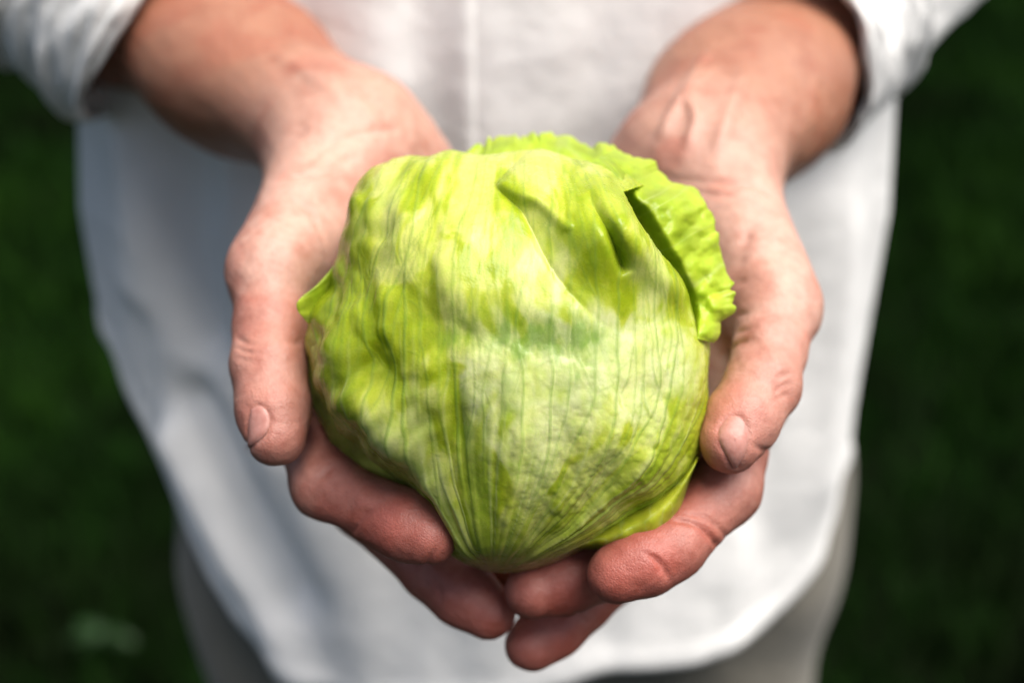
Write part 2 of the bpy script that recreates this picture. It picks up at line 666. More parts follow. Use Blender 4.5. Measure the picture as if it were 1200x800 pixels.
# creases, tendons and veins pressed into the skin: (pixels, width m, depth m)   depth > 0 is a groove, < 0 a ridge
GROOVES = [
    # finger creases
    ([(405, 640), (420, 610), (440, 592)], .0012, .0011), ([(362, 575), (375, 560), (392, 545)], .0013, .0008),
    ([(785, 607), (812, 612), (832, 628), (842, 642)], .0012, .0013), ([(760, 650), (775, 660), (786, 680)], .0011, .0011),
    ([(512, 640), (500, 665), (498, 690)], .0012, .0008),
    ([(800, 602), (826, 606), (846, 622), (852, 636)], .0009, .0006), ([(752, 646), (768, 654), (778, 676)], .0009, .0005),
    ([(398, 640), (412, 610), (432, 590)], .0009, .0005), ([(672, 715), (690, 730)], .001, .0007),
    ([(505, 672), (515, 690), (512, 705)], .0010, .0007), ([(880, 520), (898, 528), (912, 524)], .0011, .0007),
    # thumb knuckles
    ([(276, 395), (290, 402), (305, 402)], .0011, .0007), ([(275, 406), (289, 412), (302, 413)], .0010, .0007), ([(276, 417), (288, 422), (300, 424)], .0010, .0005),
    ([(330, 398), (345, 402), (356, 398)], .0012, .0006),
    ([(932, 436), (918, 440), (908, 448)], .0011, .0008), ([(930, 448), (916, 453), (905, 462)], .0010, .0008), ([(926, 460), (912, 466), (903, 474)], .0010, .0006),
    ([(880, 398), (868, 400), (856, 408)], .0013, .0012), ([(884, 384), (872, 386), (862, 390)], .0012, .0009), ([(880, 368), (868, 368), (862, 372)], .0012, .0009),
    ([(930, 345), (938, 352), (942, 362)], .0014, .0007),
    # wrists and palms
    ([(322, 212), (350, 208), (385, 200), (420, 180)], .0020, .0009), ([(345, 235), (365, 250), (376, 272), (385, 300)], .0022, .0011),
    ([(330, 178), (345, 160), (360, 140)], .004, .0012), ([(350, 200), (380, 175), (420, 158), (470, 150)], .0018, .0006),
    ([(760, 205), (800, 212), (850, 214), (895, 222)], .0020, .0008), ([(775, 222), (820, 226), (868, 232)], .0018, .0006),
    ([(862, 300), (872, 285), (880, 262)], .0024, .0012), ([(858, 318), (868, 306), (880, 295)], .0020, .0010), ([(856, 338), (868, 330), (880, 328)], .0018, .0009),
    ([(872, 205), (898, 225), (908, 240)], .003, .0009),
    # tendons and veins on the inner wrists
    ([(770, 170), (795, 120), (830, 60)],   .0030, -.0022), ([(800, 180), (815, 140), (808, 112), (835, 80)], .0022, -.0020), ([(838, 190), (852, 140), (875, 80)], .0035, -.0020),
    ([(425, 140), (380, 100), (320, 60)], .0034, -.0010), ([(450, 160), (420, 120), (380, 85)], .0030, -.0010),
]
NAILS = {
    'right': [(840, 512), (845, 498), (855, 489), (866, 488), (875, 499), (877, 514), (874, 530), (867, 543), (861, 549), (851, 533)],
    'left': [(294, 479), (304, 475), (313, 482), (316, 494), (312, 506), (304, 515), (294, 523), (289, 527), (290, 510), (291, 494)],
}
disp = np.zeros(len(bV))
front = bN[:, 2] < .35


def press(curve3, w, depth):
    lo, hi = curve3.min(0) - 4 * w, curve3.max(0) + 4 * w
    m = np.nonzero(((bV > lo) & (bV < hi)).all(1))[0]
    if not len(m):
        return
    best = np.full(len(m), 1e9)
    for k in range(len(curve3) - 1):
        a, e = curve3[k], curve3[k + 1] - curve3[k]
        t = np.clip((bV[m] - a) @ e / max(e @ e, 1e-14), 0, 1)
        # fade at both ends of the whole curve
        best = np.minimum(best, np.linalg.norm(bV[m] - a - t[:, None] * e, axis=1))
    endd = np.minimum(np.linalg.norm(bV[m] - curve3[0], axis=1), np.linalg.norm(bV[m] - curve3[-1], axis=1))
    fade = .25 + .75 * sstep(0, 3.5 * w, endd)
    disp[m] -= depth * fade * np.exp(-(best / w) ** 2)


for pts, w, dep in GROOVES:
    c = resample(pts, 14)
    D, c3 = march(c[:, 0], c[:, 1])
    ok = D < .74
    if ok.sum() > 2:
        press(c3[ok], w, dep)
nail_geo = {}
for key, pts in NAILS.items():
    pts = np.array(pts, float)
    cen = pts.mean(0)
    ring = resample(np.vstack([pts, pts[:1]]), 49)[:-1]
    D, r3 = march(ring[:, 0], ring[:, 1])
    r3 = r3[D < .6]
    press(np.vstack([r3, r3[:1]]), .0010, .0008)
    rad = np.linspace(0.02, 1, 14)
    g = cen + (ring - cen)[None] * rad[:, None, None]
    D, g3 = march(g[..., 0].ravel(), g[..., 1].ravel())
    D = D.reshape(g.shape[:2]); g3 = g3.reshape(*g.shape[:2], 3)
    nail_geo[key] = (g3, rad, D)

dn = fbm(bV[:, 0] * 90 + bV[:, 2] * 40, bV[:, 1] * 90 - bV[:, 2] * 55, 3, 3)
disp += dn * .0007
bV2 = bV + bN * disp[:, None]

# natural colouring of the skin: pale inner wrist and palm, ruddy fingers, tanned forearm
tint = np.zeros((len(bV), 3)); wsum = np.zeros(len(bV))
bp = bV.astype(np.float32)
sel = {}
for hk, H in HANDS.items():
    da = sdf_eval(lambda q: cone(q, H['cuff'], H['mid'] * .2 + H['wrist'] * .8, .04, .03), bp)
    dp = sdf_eval(lambda q: np.minimum(palm_sdf(q, H), cone(q, H['wrist'], H['pc'][0], .03, .03)), bp)
    df = np.full(len(bp), 9., np.float32)
    dt = np.full(len(bp), 9., np.float32)
    for k in range(4):
        a, b, c, t = H['fingers'][k]
        df = np.minimum(df, sdf_eval(lambda q: cone(q, a * .4 + b * .6, t, .012, .011), bp))
        dt = np.minimum(dt, sdf_eval(lambda q: cone(q, c * .3 + t * .7, t, .010, .010), bp))
    dth = sdf_eval(lambda q: cone(q, H['mcp'] * .5 + H['ip'] * .5, H['tip'], .012, .010), bp)
    dtt = sdf_eval(lambda q: cone(q, H['tip'], H['tip'], .009, .009), bp)
    kn = np.minimum(sdf_eval(lambda q: cone(q, H['ip'], H['ip'], .010, .010), bp), sdf_eval(lambda q: cone(q, H['mcp'], H['mcp'], .010, .010), bp))
    for dd, col, s in ((da, (.345, .155, .095), .026), (dp, (.54, .315, .245), .017), (df, (.38, .14, .105), .005), (dt, (.41, .112, .086), .004),
                       (dth, (.48, .235, .180), .006), (dtt, (.42, .155, .12), .005), (kn, (.41, .185, .135), .005)):
        wgt = np.exp(-np.clip(dd, 0, .2) / s * 1.6) + 1e-9
        tint += wgt[:, None] * np.array(col); wsum += wgt
tint /= wsum[:, None]
# flushed patches
flush = sstep(.05, .35, fbm(bV[:, 0] * 45, bV[:, 1] * 45 + bV[:, 2] * 30, 11, 3))
tint *= 1 - flush[:, None] * np.array([.03, .16, .18])

person = empty('person', (TX, TY, 0), 'person in a loose white shirt and grey trousers holding out a lettuce', 'person')
body = mesh_obj('body', l2w(bV2), bF, M_SKIN, person, colors={'skin_tint': tint})
for key, (g3, rad, D) in nail_geo.items():
    n, m = g3.shape[:2]
    V = g3.reshape(-1, 3)
    Fn = grid_faces(n, m, wrap_v=True)
    N = vnormals(V, Fn)
    s = np.sign((N * -unit(g3[0].mean(0))).sum(1).mean()) or 1.0
    N = N * s
    lift = (.00045 * (1 - rad ** 4) - .00025 * rad ** 8)[:, None].repeat(m, 1).reshape(-1)
    V = V + N * lift[:, None]
    if s < 0:
        Fn = Fn[:, ::-1]
    Fn = np.vstack([Fn])
    cap = np.array([[0, (k + 1) % m, (k + 1) % m, k] for k in range(1, m - 1)])
    nl = mesh_obj('thumbnail', l2w(V), Fn, M_NAIL, body)

# ------------------------------------------------------------------ shirt
SA, SB = .234, .137        # half width and half depth of the hanging shirt


def ray_to_torso(px, py):
    d = (px - 600) / FOC * RIGHT + (400 - py) / FOC * UP + FWD
    o = CAM - np.array([TX, TY, 0])
    a = (d[0] / SA) ** 2 + (d[1] / SB) ** 2
    b = 2 * (o[0] * d[0] / SA ** 2 + o[1] * d[1] / SB ** 2)
    c = (o[0] / SA) ** 2 + (o[1] / SB) ** 2 - 1
    disc = max(b * b - 4 * a * c, 0)
    t = (-b - math.sqrt(disc)) / (2 * a)
    q = o + t * d
    return math.atan2(q[0] / SA, -q[1] / SB), (CAM + t * d)[2]      # angle 0 = towards the camera, + to picture right


hem_px = [(110, 345), (122, 395), (148, 455), (185, 522), (205, 590), (250, 680), (300, 745), (380, 794), (450, 815), (540, 822), (610, 815),
          (650, 797), (690, 777), (760, 777), (830, 768), (900, 735), (940, 690), (965, 640), (1000, 575), (1020, 500)]
hem = sorted(ray_to_torso(*q) for q in hem_px)
ha = np.array([h[0] for h in hem]); hz = np.array([h[1] for h in hem])
side_z = (hz[0] + hz[-1]) / 2
ha = np.concatenate([[-math.pi, -2.7, -2.2], ha, [2.2, 2.7, math.pi]])
hz = np.concatenate([[.82, .86, hz[0] + .02], hz, [hz[-1] + .02, .86, .82]])
NA, NZ = 420, 200
ang = np.linspace(-math.pi, math.pi, NA, endpoint=False)
hemz = np.interp(ang, ha, hz)
hk = np.hanning(29); hk /= hk.sum()
hemz = np.convolve(np.concatenate([hemz[-14:], hemz, hemz[:14]]), hk, 'valid')
v = np.linspace(0, 1, NZ)[None, :]
A2 = np.repeat(ang[:, None], NZ, 1)
Z2 = hemz[:, None] * (1 - v) + 1.50 * v
# cross-section by height
a_w = np.interp(Z2, [.6, .8, .93, 1.06, 1.15, 1.30, 1.40, 1.46, 1.50], [.226, .228, .232, .240, .233, .229, .215, .12, .075])
b_w = np.interp(Z2, [.6, .8, 1.15, 1.30, 1.40, 1.46, 1.50], [.133, .130, .118, .112, .095, .075, .065])
fold = .010 * fbm(A2 * 2.2 + 3, Z2 * 1.6, 5, 3) + .007 * fbm(A2 * 5, Z2 * 3.0 + A2 * 1.5, 9, 2)
fold *= sstep(1.45, 1.2, Z2)


def fold_line(pts, w, h):
    q = np.array([ray_to_torso(*p) for p in pts])
    d, s, par = polyline_dist(A2 * .19, Z2, np.c_[q[:, 0] * .19, q[:, 1]])
    fade = sstep(0, .15, par) * sstep(1, .85, par) if True else 1
    return h * np.exp(-(d / w) ** 2)


fold += fold_line([(492, -60), (492, 60), (505, 150), (520, 240)], .012, -.006)
fold += fold_line([(440, -60), (450, 100)], .02, .006)
fold += fold_line([(760, -40), (735, 80), (700, 180)], .03, -.012)
fold += fold_line([(640, -40), (650, 160)], .03, .006)
fold += fold_line([(150, 180), (165, 280), (165, 340)], .016, .006)
fold += fold_line([(205, 170), (215, 290), (235, 400)], .018, -.016)
fold += fold_line([(215, 520), (255, 600), (310, 690), (360, 780)], .015, .015)
fold += fold_line([(225, 480), (280, 570), (350, 690)], .016, -.014)
fold += fold_line([(330, 560), (400, 690), (450, 800)], .03, .010)
fold += fold_line([(870, 560), (900, 650), (880, 720)], .02, -.005)
fold += fold_line([(960, 260), (975, 420), (960, 560)], .025, .006)
fold += fold_line([(820, 600), (760, 690), (700, 740)], .02, -.004)
# stitched hem: a slightly thicker folded band
hd = Z2 - hemz[:, None]
fold += .0015 * (1 - sstep(.010, .014, hd))
# the shirt front hangs a little proud towards the hem
fold += .012 * sstep(1.1, .75, Z2) * np.maximum(np.cos(A2), 0)
# right-hand panel of the split front laps over the other
X = TX + (a_w + fold) * np.sin(A2)
Y = TY - (b_w + fold) * np.cos(A2)
shirt = mesh_obj('shirt', np.stack([X, Y, Z2], -1).reshape(-1, 3), grid_faces(NA, NZ, wrap_u=True), M_SHIRT, person)
solidify(shirt, .0012, 1)

# button placket: a doubled strip down the front
pa = ray_to_torso(556, 60)[0]
zz = np.linspace(np.interp(pa, ang, hemz) + .008, 1.47, 120)
rows = []
for u in np.linspace(-1, 1, 9):
    aa = pa - .085 + u * .085
    ii = (aa + math.pi) / (2 * math.pi) * NA
    i0 = int(ii) % NA; i1 = (i0 + 1) % NA; fi = ii - int(ii)
    r = []
    for z in zz:
        vv = [(z - hemz[k]) / (1.50 - hemz[k]) * (NZ - 1) for k in (i0, i1)]
        xy = [np.array([np.interp(vv[q], np.arange(NZ), X[k]), np.interp(vv[q], np.arange(NZ), Y[k])]) for q, k in enumerate((i0, i1))]
        q = xy[0] * (1 - fi) + xy[1] * fi
        off = (.0028 if u < .9 else .0016) * (.25 + .75 * float(sstep(-1, .1, u))) * (.3 + .7 * float(sstep(.95, 1.12, z)))
        q = q + np.array([math.sin(aa), -math.cos(aa)]) * off
        r.append((q[0], q[1], z))
    rows.append(r)
placket = mesh_obj('placket', np.array(rows).reshape(-1, 3), grid_faces(9, 120), M_SHIRT, shirt)
solidify(placket, .0016, -1)


def tube(path, radii, n, seedn, amp, flat=None):
    path = resample(path, 70); radii = np.interp(np.linspace(0, 1, 70), np.linspace(0, 1, len(radii)), radii)
    T = np.gradient(path, axis=0); T /= np.linalg.norm(T, axis=1, keepdims=True)
    ref = np.array([0, 0, 1.0]); out = []
    th = np.linspace(0, 2 * math.pi, n, endpoint=False)
    for k in range(70):
        s = np.cross(T[k], ref); s /= np.linalg.norm(s)
        u = np.cross(s, T[k])
        rr = radii[k] * (1 + amp * fbm(np.cos(th) * 1.5 + k * .11, np.sin(th) * 1.5 + k * .045, seedn, 3))
        out.append(path[k] + rr[:, None] * (np.cos(th)[:, None] * s + np.sin(th)[:, None] * u))
    return np.array(out)


W = lambda *a: l2w(loc(*a))
for side, cuffp, inner, elbow, r in (
        ('r', (180, 4, .738), (50, -84, .732), (-60, -160, .83), .066),
        ('l', (906, 52, .738), (1020, -55, .785), (1110, -150, .86), .057)):
    sx = -1 if side == 'r' else 1
    sh = np.array([TX + sx * .175, TY, 1.44])
    pathp = [sh, np.array([TX + sx * .235, TY + .01, 1.36]), (W(*elbow) + np.array([TX + sx * .26, TY, 1.33])) / 2, W(*elbow), W(*inner), W(*cuffp)]
    tv = tube(pathp, [.085, .08, .070, .064, .058, r], 96, 21 + sx, .16)
    sl = mesh_obj('sleeve', tv.reshape(-1, 3), grid_faces(70, 96, wrap_v=True), M_SHIRT, shirt)
    solidify(sl, .0014, 0)
    # rolled cuff: a doubled band round the sleeve end
    e = unit(W(*cuffp) - W(*inner))
    c0, c1 = W(*cuffp) - e * .048, W(*cuffp) + e * .004
    cv = tube([c0 - e * .001, c0, (c0 + c1) / 2, c1], [r + .001, r + .0045, r + .0045, r + .0045], 96, 21 + sx, .14)
    cf = mesh_obj('cuff', cv.reshape(-1, 3), grid_faces(70, 96, wrap_v=True), M_SHIRT, sl)
    solidify(cf, .004, -1)

# ------------------------------------------------------------------ trousers
def trouser_sdf(p):
    f = np.array([0, 1, 0], np.float32)
    c = np.array([TX + .012, TY, 0], np.float32)
    d = cone(p, c + np.array([-.072, 0, .86], np.float32), c + np.array([.072, 0, .86], np.float32), .150, .150, f, .62)
    d = smin(d, cone(p, c + np.array([-.03, 0, .98], np.float32), c + np.array([.03, 0, .98], np.float32), .140, .140, f, .62), .06)
    for s in (-1, 1):
        leg = cone(p, c + np.array([s * .126, .02, .80], np.float32), c + np.array([s * .118, .02, .46], np.float32), .098, .083)
        leg = smin(leg, cone(p, c + np.array([s * .118, .02, .46], np.float32), c + np.array([s * .12, .02, .09], np.float32), .083, .078), .03)
        d = smin(d, leg, .03)
    return d + .004 * np.sin(p[:, 2] * 38 + p[:, 0] * 25) * np.cos(p[:, 0] * 31 + p[:, 2] * 9)


tV, tF = surface_nets(trouser_sdf, axis_grid([(TX - .30, TX + .30, .008)]), axis_grid([(TY - .24, TY + .24, .008)]), axis_grid([(-.02, 1.16, .008)]))
tV = laplace(tV, tF, 2)
trousers = mesh_obj('trousers', tV, tF, M_TROUSER, person)

# ------------------------------------------------------------------ lettuce
CX, CY, CD = 600.0, 418.0, .525
C0 = loc(CX, CY, CD)
MPP = CD / FOC
RF, RB = .069, .064


def radial(pts, smooth=2.5):
    pts = np.array(pts, float)
    a = np.arctan2(-(pts[:, 1] - CY), pts[:, 0] - CX)
    r = np.hypot(pts[:, 0] - CX, pts[:, 1] - CY)
    o = np.argsort(a)
    a, r = a[o], r[o]
    aa = np.concatenate([a - 2 * math.pi, a, a + 2 * math.pi]); rr = np.tile(r, 3)
    ta = np.linspace(-math.pi, math.pi, 721)
    tr = np.interp(ta, aa, rr)[:-1]
    k = np.exp(-.5 * (np.arange(-12, 13) / smooth / 1.6) ** 2); k /= k.sum()
    tr = np.convolve(np.concatenate([tr[-12:], tr, tr[:12]]), k, 'valid')
    tr = np.append(tr, tr[0])
    return lambda al: np.interp(np.mod(al + math.pi, 2 * math.pi) - math.pi, ta, tr)


front_outline = [(600, 178), (660, 182), (715, 192), (765, 222), (805, 290), (826, 365), (834, 430), (825, 500), (810, 548), (785, 580), (740, 608), (700, 632),
                 (662, 652), (628, 664), (575, 668), (538, 653), (514, 612), (486, 566), (437, 539), (399, 505), (375, 462), (358, 410), (382, 348), (407, 292),
                 (414, 238), (438, 206), (500, 188), (550, 183)]
R_front = radial(front_outline)
R_rim = radial([(600, 190), (700, 195), (810, 300), (830, 420), (800, 555), (700, 630), (590, 664), (540, 645), (503, 602), (455, 582), (420, 560), (384, 524), (361, 478), (355, 435), (353, 408), (372, 350), (414, 240), (500, 195)])
R_low = radial([(600, 190), (700, 195), (810, 300), (838, 390), (842, 425), (833, 455), (824, 500), (808, 550), (797, 580), (784, 612), (760, 639), (722, 641), (690, 638), (640, 652), (590, 660), (480, 590), (380, 520), (358, 430), (372, 350), (414, 240), (500, 195)])
R_core = radial([(x + (CX - x) * .035, y + (CY - y) * .035) for x, y in front_outline])


def head_pt(R, al, g, off):
    rm = R(al) * MPP * .991
    x, y = rm * np.sin(g) * np.cos(al), rm * np.sin(g) * np.sin(al)
    cg = np.cos(g)
    z = -np.where(cg > 0, RF, RB) * cg
    p = np.stack([x, y, z], -1)
    u = p / np.maximum(np.linalg.norm(p, axis=-1, keepdims=True), 1e-9)
    return C0 + p + u * off[..., None]


def front_depth(px, py):
    al = np.arctan2(-(py - CY), px - CX)
    rho = np.clip(np.hypot(px - CX, py - CY) / R_front(al), 0, 1)
    return CD - RF * np.sqrt(1 - rho ** 2)


# --- the veins of the big outer leaf, as a drawing in pixels of the photograph
X0, Y0, VW, VH = 320, 130, 580, 570
vein_img = np.zeros((VH, VW), np.float32)
rib_ys = np.array([120, 170, 200, 250, 300, 350, 400, 450, 480, 520, 550, 580, 600, 630, 650, 668])
rib_ws = np.array([140, 172, 190, 212, 228, 238, 242, 238, 230, 206, 180, 140, 112, 62, 36, 14])


def fan_x(e, y):
    s = np.clip((660 - y) / 480, 0, 1.2)
    return 578 + 20 * s + e * np.interp(y, rib_ys, rib_ws)


def fan_e(X, Y):
    s = np.clip((660 - Y) / 480, 0, 1.2)
    return (X - 578 - 20 * s) / np.interp(Y, rib_ys, rib_ws)


def draw(xs_, ys_, w, a):
    R = 5
    ix, iy = np.round(xs_).astype(int), np.round(ys_).astype(int)
    for dx in range(-R, R + 1):
        for dy in range(-R, R + 1):
            qx, qy = ix + dx, iy + dy
            d2 = (qx - xs_) ** 2 + (qy - ys_) ** 2
            val = a * np.exp(-d2 / (2 * w ** 2))
            jx, jy = qx - X0, qy - Y0
            ok = (jx >= 0) & (jx < VW) & (jy >= 0) & (jy < VH)
            np.maximum.at(vein_img, (jy[ok], jx[ok]), val[ok].astype(np.float32))


vr = np.random.default_rng(23)
prim = np.linspace(-.95, .95, 22) + vr.uniform(-.045, .045, 22)


def vein(e0, y0, y1, w, a, drift=0.0, depth=0):
    n = int(abs(y0 - y1) * 2.2) + 4
    y = np.linspace(y0, y1, n)
    s = (y0 - y) / max(y0 - y1, 1)
    sd_ = vr.integers(0, 9999)
    e = e0 + drift * (1 - np.exp(-3 * s)) + .085 * noise2(y / 75, np.full(n, .5), sd_) + .016 * noise2(y / 24, np.full(n, .5), sd_ + 7)
    x = fan_x(e, y)
    am = a * (1 - .45 * s) * np.where(s < .08, s / .08, 1)
    draw(x, y, w * (1 - .3 * s.mean()), am)
    if depth < 2:
        for _ in range(vr.integers(1, 5) if depth == 0 else vr.integers(0, 2)):
            k = int(vr.uniform(.25, .8) * n)
            vein(e[k], y[k], max(y1, y[k] - vr.uniform(90, 260)), w * .8, am[k] * .8, vr.choice([-1, 1]) * vr.uniform(.04, .15), depth + 1)


for e in prim:
    vein(e, vr.uniform(560, 640), vr.uniform(165, 215), vr.uniform(.65, 1.0), vr.uniform(.4, 1.0))
for _ in range(10):
    vein(vr.uniform(-.9, .9), vr.uniform(420, 560), vr.uniform(170, 300), 1.0, .45, 0, 1)


# the fine net between the veins
for _ in range(170):
    e0, y0 = vr.uniform(-.95, .95), vr.uniform(230, 600)
    n = 60
    q = np.linspace(0, 1, n)
    yy = y0 - q * vr.uniform(6, 38)
    ee = e0 + q * vr.choice([-1, 1]) * vr.uniform(.05, .12) + .012 * noise2(q * 4, q * 0 + .5, vr.integers(0, 9999))
    draw(fan_x(ee, yy), yy, .7, np.full(n, .26) * np.sin(np.pi * np.clip(q, .05, .95)))


def bil(img, x, y):
    x = np.clip(x - X0, 0, img.shape[1] - 1.001); y = np.clip(y - Y0, 0, img.shape[0] - 1.001)
    i, j = x.astype(int), y.astype(int)
    fx, fy = x - i, y - j
    return (img[j, i] * (1 - fx) + img[j, i + 1] * fx) * (1 - fy) + (img[j + 1, i] * (1 - fx) + img[j + 1, i + 1] * fx) * fy


def blob(X, Y, lst):
    r = np.zeros(X.shape)
    for x, y, sx, sy, rot, a in lst:
        c, s = math.cos(math.radians(rot)), math.sin(math.radians(rot))
        u, v_ = (X - x) * c + (Y - y) * s, -(X - x) * s + (Y - y) * c
        r += a * np.exp(-.5 * ((u / sx) ** 2 + (v_ / sy) ** 2))
    return r


PALE = np.array((.66, .72, .15)); WHITE = np.array((.72, .80, .36)); YG = np.array((.36, .46, .008)); MID = np.array((.53, .62, .040))
GREEN = np.array((.17, .34, .035)); OLIVE = np.array((.36, .42, .06)); STEM = np.array((.54, .38, .15)); VEIN = np.array((.22, .36, .055))

NG = 560
gu = np.linspace(-1, 1, NG)
U, V_ = np.meshgrid(gu, gu, indexing='ij')
u_ = U * np.sqrt(1 - V_ ** 2 / 2); v_ = V_ * np.sqrt(1 - U ** 2 / 2)
al = np.arctan2(v_, u_); rr = np.hypot(u_, v_)
deg = np.degrees(al)
rmax = np.interp(deg, [-180, -172, -150, -128, -112, -100, -85, -70, -50, -35, -20, 0, 40, 90, 140, 170, 180], [1.10, 1.02, 1.0, 1.0, 1.02, 1.15, 1.12, 1.03, 1.01, 1.04, 1.1, 1.12, 1.2, 1.25, 1.25, 1.2, 1.10])
g = rr * rmax * math.pi / 2
gg = np.where(g < math.pi / 2, np.sin(np.minimum(g, math.pi / 2)), 1 + (g - math.pi / 2) * .6)
Rp = R_front(al)
FX, FY = CX + Rp * gg * np.cos(al), CY - Rp * gg * np.sin(al)
Eq = np.clip(fan_e(FX, FY), -1.6, 1.6)
Sq = (660 - FY) / 480
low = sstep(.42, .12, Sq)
h = np.zeros(FX.shape)
h += .0044 * fbm(FX / 110, FY / 110, 41, 2)
puck = fbm(Eq * 5.5 + .3 * fbm(FX / 60, FY / 60, 3, 2), Sq * 6.5, 51, 2)
left = sstep(620, 430, FX)
h += .0023 * puck * (.35 + .65 * left) * (1 - .6 * low)
diag = fbm((FX * .78 + FY * .62) / 24, (FX * -.62 + FY * .78) / 75, 57, 2)
h += .0019 * fbm(FX / 27 + .5 * puck, FY / 36, 77, 2) * (.35 + .65 * left)
h += .0028 * diag * left * sstep(190, 260, FY) * sstep(600, 500, FY)
h += .0014 * noise2(Eq * 13, Sq * 1.2, 61) * low + .0008 * noise2(Eq * 29, Sq * 1.5, 62) * sstep(.6, .2, Sq)
ribn = noise2(Eq * 15 + .6 * noise2(FX / 60, FY / 60, 7), Sq * 1.1, 64)
rib = np.exp(-(ribn / .045) ** 2) * sstep(.66, .30, Sq) * sstep(.02, .10, Sq)
h += .00018 * rib
lowright = blob(FX, FY, [(730, 510, 80, 60, -30, 1.0), (640, 560, 70, 50, 0, .6), (620, 410, 60, 30, 0, .4)])
h +=   .00005 * fbm(Eq * 60, FY / 16, 75, 2) + (.00005 + .00032 * np.minimum(lowright, 1)) * fbm(FX / 8, FY / 8, 71, 2) + .00045 * fbm(FX / 19, FY / 24, 73, 2)
vn = bil(vein_img, FX, FY)
h += .00034 * vn
h -= blob(FX, FY, [(625, 398, 48, 16, 8, .0022), (505, 560, 20, 55, -35, .0012), (548, 500, 9, 60, -14, .0012), (440, 470, 20, 60, -30, -.0015), (455, 420, 14, 40, 10, .0014)])
h += blob(FX, FY, [(475, 505, 14, 55, -38, .0036), (520, 560, 12, 55, -30, .0026), (600, 545, 13, 60, 2, .0018), (668, 560, 12, 55, 26, .0018), (720, 545, 12, 50, 38, .0018), (420, 380, 12, 60, 8, .0022), (390, 440, 14, 16, 0, .0024), (415, 470, 16, 14, 0, .002), (430, 290, 14, 22, 0, .0022), (445, 255, 16, 14, 0, .0018)])
# the folded pleat near the top right
Lc = resample([(584, 228), (600, 240), (632, 264), (664, 300), (698, 330), (742, 350), (792, 358)], 40)
d, sd_, par = polyline_dist(FX, FY, Lc)
up = np.where(sd_ < 0, d, -d)                 # positive above / right of the crease
wd = np.interp(par, [0, .25, .5, .75, 1], [5, 12, 34, 48, 46])
amp = np.interp(par, [0, .08, .3, .55, .75, 1], [.0, .0034, .0080, .0165, .0125, .0])
hz = np.zeros(FX.shape)
hz += amp * sstep(-1.0, 1.0, up / wd) * np.exp(-(np.maximum(up - wd, 0) / 95) ** 2)
hz -= .0009 * np.exp(-((up + wd) / 4.5) ** 2) * sstep(0, .15, par) * sstep(.86, .5, par)
# the thin pale lip of the pleat
d2, s2, p2 = polyline_dist(FX, FY, resample([(590, 232), (612, 246), (632, 252), (656, 280)], 16))
hz += .0013 * np.exp(-(d2 / 6) ** 2)
# swollen fold right of the pleat, the crease beside it, and the deep gap before the frilled leaf
dB, sB, pB = polyline_dist(FX, FY, resample([(700, 196), (700, 238), (718, 280), (754, 318), (788, 350), (806, 385)], 30))
hz += .0060 * np.exp(-(dB / 19) ** 2) * sstep(0, .2, pB) * sstep(1.0, .7, pB)
dK, sK, pK = polyline_dist(FX, FY, resample([(688, 210), (684, 244), (694, 276), (708, 306), (722, 330)], 24))
hz -= .0058 * np.exp(-(dK / 6.5) ** 2) * sstep(.1, .75, pK) * sstep(1.0, .85, pK)
dG, sG, pG = polyline_dist(FX, FY, resample([(720, 238), (734, 264), (758, 297), (786, 328), (805, 360), (816, 396)], 30))
rgt = np.where(sG < 0, dG, -dG)
cut = (rgt > 1.0) & (pG > .001) & (pG < .999) & (deg > 2)
hz -= .0035 * sstep(-10, 1, rgt) ** 2 * sstep(0, .1, pG) * sstep(1, .92, pG) * (deg > 0)     # this margin rolls inwards
h *= sstep(.0, .10, Sq) * .85 + .15
fade_in = sstep(1.25, 1.0, g / (math.pi / 2))
h *= .3 + .7 * fade_in
# slight roll of the free margin
h += np.where(rr > .96, -.0012 * ((rr - .96) / .04) ** 2, 0)

# colour of the leaf, with some shade painted in
n_big = fbm(Eq * 4.0, Sq * 4.2, 81, 3)
n_mid = fbm(Eq * 15 + .8 * n_big + 2 * noise2(FX / 50, FY / 50, 5), Sq * 12 + 2 * noise2(FX / 45, FY / 45, 6), 83, 3, .5)
yg = .45 + 1.05 * n_mid + .40 * n_big + .55 * fbm(FX / 26 + .4 * n_big, FY / 40, 87, 2)
yg += blob(FX, FY, [(430, 335, 22, 60, 6, .55), (440, 410, 35, 45, 0, .45), (505, 228, 10, 24, 0, .5), (527, 250, 8, 40, 0, .35), (480, 430, 35, 25, 30, .35), (700, 232, 34, 16, -20, .55),
                    (690, 350, 55, 18, 6, .55), (800, 335, 24, 22, 0, .6), (690, 300, 40, 26, 30, .7), (800, 470, 24, 60, 0, .5), (770, 545, 40, 24, -30, .5), (700, 500, 30, 9, -15, .5),
                    (675, 478, 20, 9, 0, .4), (520, 350, 14, 30, 0, .3), (552, 398, 22, 9, 10, .55), (380, 400, 14, 14, 0, .5), (390, 470, 20, 26, 0, .55), (425, 270, 14, 18, 0, .5),
                    (590, 480, 8, 40, 2, .4), (552, 500, 8, 55, -14, .8), (600, 560, 6, 50, 0, .35), (650, 560, 7, 45, 18, .4), (520, 590, 10, 40, -30, .4), (760, 250, 26, 40, -30, .5)])
